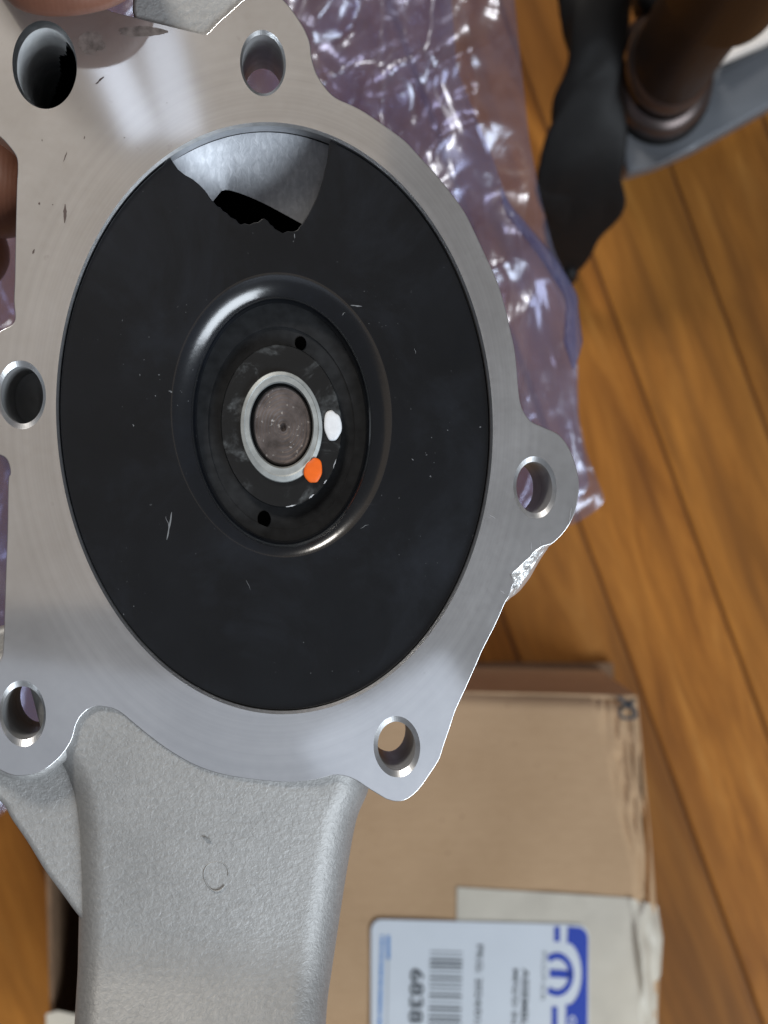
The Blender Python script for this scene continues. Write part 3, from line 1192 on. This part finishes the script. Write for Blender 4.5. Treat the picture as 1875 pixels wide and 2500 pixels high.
wall('back_panel', (1556, 1700), (92, 1666), M_CARD)
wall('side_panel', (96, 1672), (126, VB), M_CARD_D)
wall('side_panel', (1598, VB), (1556, 1706), M_CARD)
wall('front_panel', (126, VB - 4), (1598, VB - 4), M_CARD)
a, b = P(100, 1680, BD), P(1590, VB - 10, BD)
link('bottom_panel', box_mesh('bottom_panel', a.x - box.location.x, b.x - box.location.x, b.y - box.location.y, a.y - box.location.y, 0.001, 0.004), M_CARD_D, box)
# torn tape at the left rim
tp = [(112, 2476), (140, 2468), (168, 2474), (205, 2482), (260, 2484), (260, 2760), (118, 2760)]


def flat_poly(name, pts, D, mat, parent, th=0.0003, inv=None):
    inv = inv or BXI
    bm = bmesh.new()
    topv = [bm.verts.new(inv @ P(u, v, D)) for u, v in pts]
    f = bm.faces.new(topv)
    f.normal_update()
    if f.normal.z < 0:
        f.normal_flip()
    r = bmesh.ops.extrude_face_region(bm, geom=[f])
    for g in r['geom']:
        if isinstance(g, bmesh.types.BMVert):
            g.co.z -= 0.0
    for v in topv:
        v.co.z -= th
    bmesh.ops.triangulate(bm, faces=[x for x in bm.faces if len(x.verts) > 4])
    bmesh.ops.recalc_face_normals(bm, faces=bm.faces)
    me = bpy.data.meshes.new(name)
    bm.to_mesh(me)
    bm.free()
    return link(name, me, mat, parent)


flat_poly('tape', tp, BD - 0.001, M_TAPE, box, 0.0004)


# cream paper tape wrapped over the right edge
def tape_fn(s, t):
    v0 = 2166 + 30 * s + (16 * max(0, s - 0.86) / 0.14)
    v = v0 + (VB - 40 - v0) * t
    u0 = 1116 - 8 * t
    u1 = lerp_tab([(2160, 1600), (2215, 1606), (2290, 1618), (2380, 1613), (2400, 1604), (2520, 1604), (2760, 1602)], v)
    u = u0 + (u1 - u0) * s
    cr = lerp_tab([(2160, 1525), (2240, 1545), (2400, 1562), (2760, 1572)], v)
    d = BD - 0.0006
    if u > cr:
        q = (u - cr) / (u1 - cr)
        d += 0.0065 * q * q + 0.0028 * noise.noise(Vector((u * 0.04, v * 0.016, 6))) * min(1, q * 4)
        d -= 0.0030 * math.exp(-((u - (1560 + 0.12 * (v - 2260))) / 14) ** 2) * math.exp(-((v - 2330) / 90) ** 2)
    d -= 0.0003 * noise.noise(Vector((u * 0.012, v * 0.012, 1)))
    return B(u, v, d)


grid('tape', 110, 90, tape_fn, M_TAPE, box)


# parts label with its print
def rounded(u0, v0, u1, v1, r, skew=14):
    pts = []
    for (cx, cy, a0) in ((u1 - r, v0 + r, -90), (u1 - r, v1 - r, 0), (u0 + r, v1 - r, 90), (u0 + r, v0 + r, 180)):
        for k in range(8):
            a = R(a0 + 90 * k / 7)
            x, y = cx + r * math.cos(a), cy + r * 1.15 * math.sin(a)
            pts.append((x, y + skew * (x - u0) / (u1 - u0)))
    return pts


LBD = BD - 0.0012
label = flat_poly('parts_label', rounded(906, 2248, 1437, 2740, 26), LBD, M_LABEL, box, 0.0003)


def pr(name, pts, mat, lift=0.00012):
    return flat_poly(name, pts, LBD - lift, mat, label, 0.00006)


def rect(u0, v0, u1, v1, sk=0.026):
    return [(u0, v0), (u1, v0 + sk * (u1 - u0)), (u1, v1 + sk * (u1 - u0)), (u0, v1)]


# blue field with the round cut-out, its top corner rounded like the label
bf = [(1386, 2262)]
for k in range(8):
    a = R(-90 + 90 * k / 7)
    bf.append((1435.6 - 25 + 25 * math.cos(a), 2264 + 28 + 28 * math.sin(a)))
bf += [(1434, 2560), (1380, 2560), (1382, 2452)]
for k in range(1, 20):
    a = R(80 - 160 * k / 20)
    bf.append((1384 + 40 * math.cos(a) - 4, 2378 + 78 * math.sin(a)))
bf.append((1384, 2303))
pr('blue_field', bf, M_BLUE)
pr('blue_bar', rect(1353, 2262, 1367, 2299), M_BLUE)
pr('blue_bar', rect(1347, 2457, 1361, 2560), M_BLUE)


def arc_band(cx, cy, rx, ry, th_u, th_v, a0, a1, n=26):
    o_, i_ = [], []
    for k in range(n + 1):
        a = R(a0 + (a1 - a0) * k / n)
        o_.append((cx + rx * math.cos(a), cy + ry * math.sin(a)))
        i_.append((cx + (rx - th_u) * math.cos(a), cy + (ry - th_v) * math.sin(a)))
    return o_, i_


def strip_mesh(name, o_, i_, D, mat, parent):
    bm = bmesh.new()
    a = [bm.verts.new(B(u, v, D)) for u, v in o_]
    b = [bm.verts.new(B(u, v, D)) for u, v in i_]
    for i in range(len(a) - 1):
        bm.faces.new((a[i], a[i + 1], b[i + 1], b[i]))
    bm.normal_update()
    for f in bm.faces:
        if f.normal.z < 0:
            f.normal_flip()
    me = bpy.data.meshes.new(name)
    bm.to_mesh(me)
    bm.free()
    return link(name, me, mat, parent)


strip_mesh('logo_arc', *arc_band(1360, 2379, 41, 54, 13, 17, -128, 128), LBD - 0.00012, M_BLUE, label)
pr('logo_bar', [(1342, 2366), (1392, 2369), (1392, 2389), (1342, 2386)], M_BLUE)


def text(s, u0, u1, v0, v1, mat, bold=0.0, name='printed_text', spacing=1.0):
    cu = bpy.data.curves.new('txt', 'FONT')
    cu.body = s
    cu.size = 1
    cu.offset = bold
    cu.space_character = spacing
    to = bpy.data.objects.new('txt', cu)
    COL.objects.link(to)
    dg = bpy.context.evaluated_depsgraph_get()
    me = bpy.data.meshes.new_from_object(to.evaluated_get(dg))
    bpy.data.objects.remove(to)
    xs = [v.co.x for v in me.vertices]
    ys = [v.co.y for v in me.vertices]
    x0, x1, y0, y1 = min(xs), max(xs), min(ys), max(ys)
    for v in me.vertices:
        # reads downwards in the picture: letter tops point right
        vv_ = v0 + (v.co.x - x0) / (x1 - x0) * (v1 - v0)
        uu = u0 + (v.co.y - y0) / (y1 - y0) * (u1 - u0) - 0.03 * (vv_ - v0)
        v.co = B(uu, vv_ + 0.02 * (uu - u0), LBD - 0.00014)
    me.materials.clear()
    me.materials.append(mat)
    return link(name, me, None, label)


text('6838', 1002, 1036, 2365, 2498, M_INK, 0.022)
text("PKG: 2024/01/", 1164, 1180, 2307, 2508, M_INK, 0.012)
text('ASSEMBL', 1276, 1292, 2364, 2506, M_INK, 0.016)
text("MFG'D IN", 1253, 1266, 2366, 2500, M_INK, 0.016)
text('MOPAR', 1324, 1334, 2324, 2444, M_INKG, -0.004, spacing=1.15)
text('G', 1388, 1407, 2480, 2506, M_LABEL, 0.02)
bars = [(478, 8, 1), (510, 8, 1), (540, 17, 0), (572, 17, 0), (598, 7, 1), (624, 7, 1), (655, 15, 0), (690, 11, 1), (714, 7, 1), (738, 7, 1), (772, 15, 0), (799, 7, 1),
        (834, 7, 1), (862, 15, 0), (890, 7, 1), (919, 14, 0), (950, 15, 0), (985, 8, 1), (1012, 16, 0), (1045, 8, 1), (1080, 16, 0)]
for (y, w, l) in bars:
    v = 2150 + y / 2.765
    h = w / 2.765 / 2
    sh = -0.025 * (v - 2320)
    pr('barcode_bar', rect(1050.5 + sh, v - h, 1129.5 + sh, v + h, 0.03), M_INKG if l else M_INK)
pr('print_line', [(946.6, 2333), (948.2, 2333), (944, 2560), (942.4, 2560)], M_INKG)
# illegible small blue print
v = 2284
while v < 2334:
    h = random.uniform(5, 11)
    pr('small_print', [(944, v), (952, v), (951.6, v + h), (943.6, v + h)], M_LBLUE)
    v += h + 1.2
v = 2284
while v < 2520:
    h = random.uniform(4, 13)
    sh = -0.03 * (v - 2284)
    pr('small_print', [(929.5 + sh, v), (937 + sh, v), (936.6 + sh, v + h), (929.1 + sh, v + h)], M_LBLUE)
    v += h + random.choice((1.2, 1.5, 3.5))
# black print on the crushed corner
M_CORN = M_INK


def corner_stroke(pts, w):
    o_, i_ = [], []
    for k, (u, v) in enumerate(pts):
        a, b = pts[max(k - 1, 0)], pts[min(k + 1, len(pts) - 1)]
        L_ = math.hypot(b[0] - a[0], b[1] - a[1]) or 1
        nx, ny = -(b[1] - a[1]) / L_, (b[0] - a[0]) / L_
        o_.append((u + nx * w, v + ny * w))
        i_.append((u - nx * w, v - ny * w))
    strip_mesh('corner_print', o_, i_, BD - 0.0012, M_INK, box)


corner_stroke([(1510, 1701), (1518, 1709), (1527, 1716), (1535, 1720), (1543, 1716), (1547, 1711)], 4.6)
corner_stroke([(1513, 1729), (1520, 1726), (1530, 1724), (1540, 1724), (1547, 1730), (1553, 1744), (1552, 1751), (1544, 1751)], 4.6)
corner_stroke([(1521, 1722), (1514, 1733), (1514, 1746), (1520, 1752), (1532, 1754), (1544, 1752)], 4.0)

# ------------------------------------------------------------------ clear purple bag under the pump
bag = empty('plastic_bag', loc=P(600, 900, 0.43))
tag(bag, 'crinkled clear purple-tinted plastic bag hanging behind the pump', 'plastic bag')
BGI = Matrix.Translation(-Vector(bag.location))
BAG_OUT = [(-200, 1240), (0, 1256), (170, 1273), (340, 1292), (475, 1318), (610, 1352), (723, 1407), (860, 1410), (1017, 1413), (1107, 1432), (1226, 1480), (1250, 1450), (1290, 1388), (1312, 1240), (1400, 1100), (1600, 620), (1800, 200), (2010, -20)]
BAG_IN = [(-200, 1080), (0, 1102), (170, 1116), (280, 1160), (373, 1198), (508, 1246), (633, 1346), (723, 1402), (860, 1406), (1017, 1409), (1107, 1424), (1190, 1440), (1250, 1380), (1312, 1220), (1400, 1080), (1600, 600), (1800, 180), (2010, -30)]


def crumple(u, v, seed, amp):
    p = Vector((u * 0.0042, v * 0.0030, seed))
    w = Vector((noise.noise(p * 0.7), noise.noise(p * 0.7 + Vector((9, 2, 4))), 0)) * 0.9
    a = 1 - abs(noise.noise(p + w)) * 2.2
    b = 1 - abs(noise.noise((p + w) * 2.3 + Vector((3, 7, 1)))) * 2.0
    c = noise.noise(p * 6.0)
    return amp * (0.75 * a + 0.16 * b)


def bag_sheet(name, tab, D0, seed, amp, vend=2010):
    def fn(s, t):
        v = -200 + (vend + 200) * t
        r = sm_tab(tab, v, 9)
        l = -330
        u = l + (r - l) * s
        d = D0 + 0.03 * (1 - min(1, max(0, (u + 200) / 1500))) + 0.02 * max(0, (v - 900) / 1000)
        e = min(1.0, (1 - s) * 14)
        d -= crumple(u, v, seed, amp) * (0.12 + 0.88 * e)
        return BGI @ P(u, v, d)
    return grid(name, 170, 200, fn, M_FILM, bag)


bag_sheet('upper_layer', BAG_IN, 0.405, 2.3, 0.013)
bag_sheet('lower_layer', BAG_OUT, 0.435, 8.1, 0.013)


# rolled seam along the bag's open edge
def seam(tab, D0, v0, v1, w):
    n = 120
    rings = []
    for k in range(n + 1):
        v = v0 + (v1 - v0) * k / n
        u = sm_tab(tab, v, 9)
        ww = w * (0.5 + 0.5 * abs(noise.noise(Vector((v * 0.004, 1, 2))))) * min(1, 0.1 + 6 * k / n, 0.1 + 6 * (1 - k / n))
        d = D0 - 0.004 + 0.002 * noise.noise(Vector((v * 0.004, 4, 2)))
        c = BGI @ P(u - 6, v, d)
        rings.append([c + Vector((ww * math.cos(q * math.pi / 4), 0, 0.12 * ww * math.sin(q * math.pi / 4))) for q in range(8)])
    return loft('rolled_edge', rings, M_FILM, bag)


seam(BAG_IN, 0.408, 460, 900, 0.0030)

# ------------------------------------------------------------------ swivel chair foot at the upper right
M_GREY = m_simple('grey_painted_steel', (0.135, 0.145, 0.16), 0.35, 0.3, 0.5, 40, 0.0, 0.08)
M_BLK = m_simple('black_plastic', (0.005, 0.0048, 0.005), 0.55, 0, 0.22, 300, 0.0001, 0.2)
M_BRN = m_simple('brown_lacquered_column', (0.011, 0.0065, 0.005), 0.42, 0.0, 0.25)
M_RING = m_simple('worn_bronze_ring', (0.10, 0.08, 0.075), 0.34, 0.8)
M_PALE = m_simple('pale_painted_glare', (0.72, 0.66, 0.60), 0.4, 0, 0.5, 60, 0.0, 0.06)  # glare painted as a pale colour
HDp = 0.60                                    # hub top depth
chair = empty('chair_base', loc=P(1640, 190, CAM_H))
tag(chair, 'grey and black star foot of a swivel chair with dark brown column', 'chair')
CHI = Matrix.Translation(-Vector(chair.location))
hub_c = CHI @ P(1622, 172, HDp)


def vring(c, rx, ry, z, n=48):
    return [Vector((c.x + rx * math.cos(2 * math.pi * i / n), c.y + ry * math.sin(2 * math.pi * i / n), z)) for i in range(n)]


z0 = CAM_H - HDp
cup = loft('hub', [vring(hub_c, 0.0200, 0.0245, 0.022), vring(hub_c, 0.0208, 0.0252, z0 - 0.03), vring(hub_c, 0.0205, 0.0250, z0 - 0.012), vring(hub_c, 0.0190, 0.0232, z0 - 0.009)], M_BLK, chair)
loft('trim_ring', [vring(hub_c, 0.0190, 0.0232, z0 - 0.011), vring(hub_c, 0.0194, 0.0236, z0 - 0.004), vring(hub_c, 0.0180, 0.0220, z0), vring(hub_c, 0.0155, 0.0190, z0 + 0.001)], M_RING, chair)
loft('trim_ring', [vring(hub_c, 0.0150, 0.0182, z0 + 0.004), vring(hub_c, 0.0160, 0.0192, z0 + 0.010), vring(hub_c, 0.0155, 0.0186, z0 + 0.016), vring(hub_c, 0.0140, 0.0170, z0 + 0.018)], M_RING, chair)
loft('column', [vring(hub_c, 0.0143, 0.0172, z0 - 0.02), vring(hub_c, 0.0143, 0.0172, z0 + 0.10), vring(hub_c, 0.0190, 0.0220, z0 + 0.105), vring(hub_c, 0.0195, 0.0225, z0 + 0.25), vring(hub_c, 0.0160, 0.0195, z0 + 0.255), vring(hub_c, 0.001, 0.001, z0 + 0.256)], M_BRN, chair, cap_last=True)


def leg(name, pts, mat, bevel=0.002, zt_=None, zb_=None):
    pp = [CHI @ P(u, v, D) for u, v, D in pts]
    n = len(pp)
    bm = bmesh.new()
    t_ = [bm.verts.new(p) for p in pp]
    b_ = [bm.verts.new(p - Vector((0, 0, 0.016))) for p in pp]
    bm.faces.new(t_)
    bm.faces.new(list(reversed(b_)))
    for i in range(n):
        j = (i + 1) % n
        bm.faces.new((t_[i], b_[i], b_[j], t_[j]))
    bmesh.ops.recalc_face_normals(bm, faces=bm.faces)
    bmesh.ops.bevel(bm, geom=list(bm.edges), offset=bevel, segments=3, affect='EDGES', profile=0.5)
    return link(name, mesh_of(name, bm, True), mat, chair)


leg('leg', [(1530, 425, 0.615), (1610, 400, 0.612), (1700, 362, 0.614), (1880, 262, 0.62), (2150, 120, 0.635), (2150, -60, 0.635), (1880, 106, 0.62), (1765, 158, 0.614), (1560, 230, 0.61), (1505, 320, 0.612)], M_GREY)
leg('glare_strip', [(1762, 150, 0.606), (1880, 98, 0.612), (2150, -70, 0.625), (2150, -150, 0.625), (1880, 8, 0.612), (1762, 74, 0.606)], M_PALE, 0.001)  # added pale bar imitating window glare beside the leg
# black leg, a twisted bar running down to its foot
spine = spline([(1476, -120, 0.585, 95), (1462, -20, 0.585, 86), (1452, 70, 0.586, 74), (1450, 170, 0.59, 58), (1436, 260, 0.598, 76), (1426, 350, 0.606, 92),
                (1424, 440, 0.616, 96), (1416, 520, 0.630, 82), (1402, 590, 0.645, 58), (1388, 650, 0.660, 32), (1380, 680, 0.668, 8)], 8, False)
rings = []
for k, (u, v, D, hw) in enumerate(spine):
    c = CHI @ P(u, v, D)
    w = 1.22 * hw / FPX * D
    tw = 0.9 * k / 8
    ring_ = []
    for q in range(28):
        a = 2 * math.pi * q / 28
        rr_ = w * (0.90 + 0.10 * math.cos(3 * (a - tw)) + 0.05 * math.cos(2 * (a + tw)))
        ring_.append(c + Vector((rr_ * math.cos(a), 0.25 * rr_ * math.sin(a), 0.55 * min(rr_, 0.010) * math.sin(a))))
    rings.append(ring_)
loft('leg', rings, M_BLK, chair, cap_first=True, cap_last=True)
leg('leg', [(1540, -100, 0.60), (1560, 20, 0.60), (1640, 60, 0.60), (1760, 55, 0.60), (1880, -10, 0.61), (2100, -150, 0.625)], M_BLK, 0.003)
# glide foot under the black leg's tip
cc = CHI @ P(1384, 662, CAM_H - 0.006)
loft('glide_foot', [vring(cc, 0.0045, 0.006, 0.0005), vring(cc, 0.005, 0.0065, 0.004), vring(cc, 0.003, 0.004, 0.018)], M_BLK, chair, cap_first=True, cap_last=True)

# ------------------------------------------------------------------ hand holding the pump
person = empty('person', loc=P(-420, -330, 0.30))
tag(person, 'bare hand pinching the upper left corner of the pump, thumb on its face', 'person')
HI_ = Matrix.Translation(-Vector(person.location))
joints = {
    'wrist': ((-760, -700, 0.285), 0.026), 'palm': ((-470, -380, 0.285), 0.024),
    'th1': ((-260, -420, 0.262), 0.0135), 'th2': ((0, -330, 0.240), 0.0112), 'th3': ((150, -140, 0.2365), 0.0122), 'th4': ((200, -35, 0.2375), 0.0118), 'th5': ((207, 12, 0.2395), 0.0086),
    'i0': ((-430, -140, 0.292), 0.0125), 'i1': ((-260, 120, 0.298), 0.0105), 'i2': ((-90, 330, 0.292), 0.0096), 'i3': ((10, 470, 0.287), 0.0086), 'i4': ((70, 560, 0.286), 0.0066),
    'm0': ((-540, -60, 0.297), 0.0125), 'm1': ((-420, 220, 0.305), 0.0105), 'm2': ((-230, 420, 0.305), 0.0098), 'm3': ((-90, 600, 0.302), 0.0088), 'm4': ((-20, 700, 0.300), 0.0066),
    'r0': ((-640, 0, 0.300), 0.012), 'r1': ((-560, 280, 0.310), 0.0102), 'r2': ((-400, 520, 0.312), 0.0094), 'r3': ((-260, 700, 0.310), 0.0084), 'r4': ((-200, 790, 0.308), 0.0064),
    'p0': ((-720, 30, 0.300), 0.0105), 'p1': ((-690, 260, 0.308), 0.0088), 'p2': ((-590, 460, 0.312), 0.0080), 'p3': ((-500, 590, 0.312), 0.0070), 'p4': ((-460, 650, 0.312), 0.0056),
}
edges = [('wrist', 'palm'), ('palm', 'th1'), ('th1', 'th2'), ('th2', 'th3'), ('th3', 'th4'), ('th4', 'th5')]
for f in 'imrp':
    edges += [('palm', f + '0'), (f + '0', f + '1'), (f + '1', f + '2'), (f + '2', f + '3'), (f + '3', f + '4')]
keys = list(joints)
me = bpy.data.meshes.new('hand')
me.from_pydata([HI_ @ P(*joints[k][0]) for k in keys], [(keys.index(a), keys.index(b)) for a, b in edges], [])
ho = bpy.data.objects.new('hand', me)
COL.objects.link(ho)
sk = ho.modifiers.new('skin', 'SKIN')
sk.use_smooth_shade = True
for k, sv in zip(keys, me.skin_vertices[0].data):
    r = joints[k][1]
    sv.radius = (r, r)
me.skin_vertices[0].data[0].use_root = True
ss = ho.modifiers.new('sub', 'SUBSURF')
ss.levels = ss.render_levels = 3
dg = bpy.context.evaluated_depsgraph_get()
hm = bpy.data.meshes.new_from_object(ho.evaluated_get(dg))
bpy.data.objects.remove(ho)
for p in hm.polygons:
    p.use_smooth = True
hm.materials.clear()
link('hand', hm, M_SKIN, person)
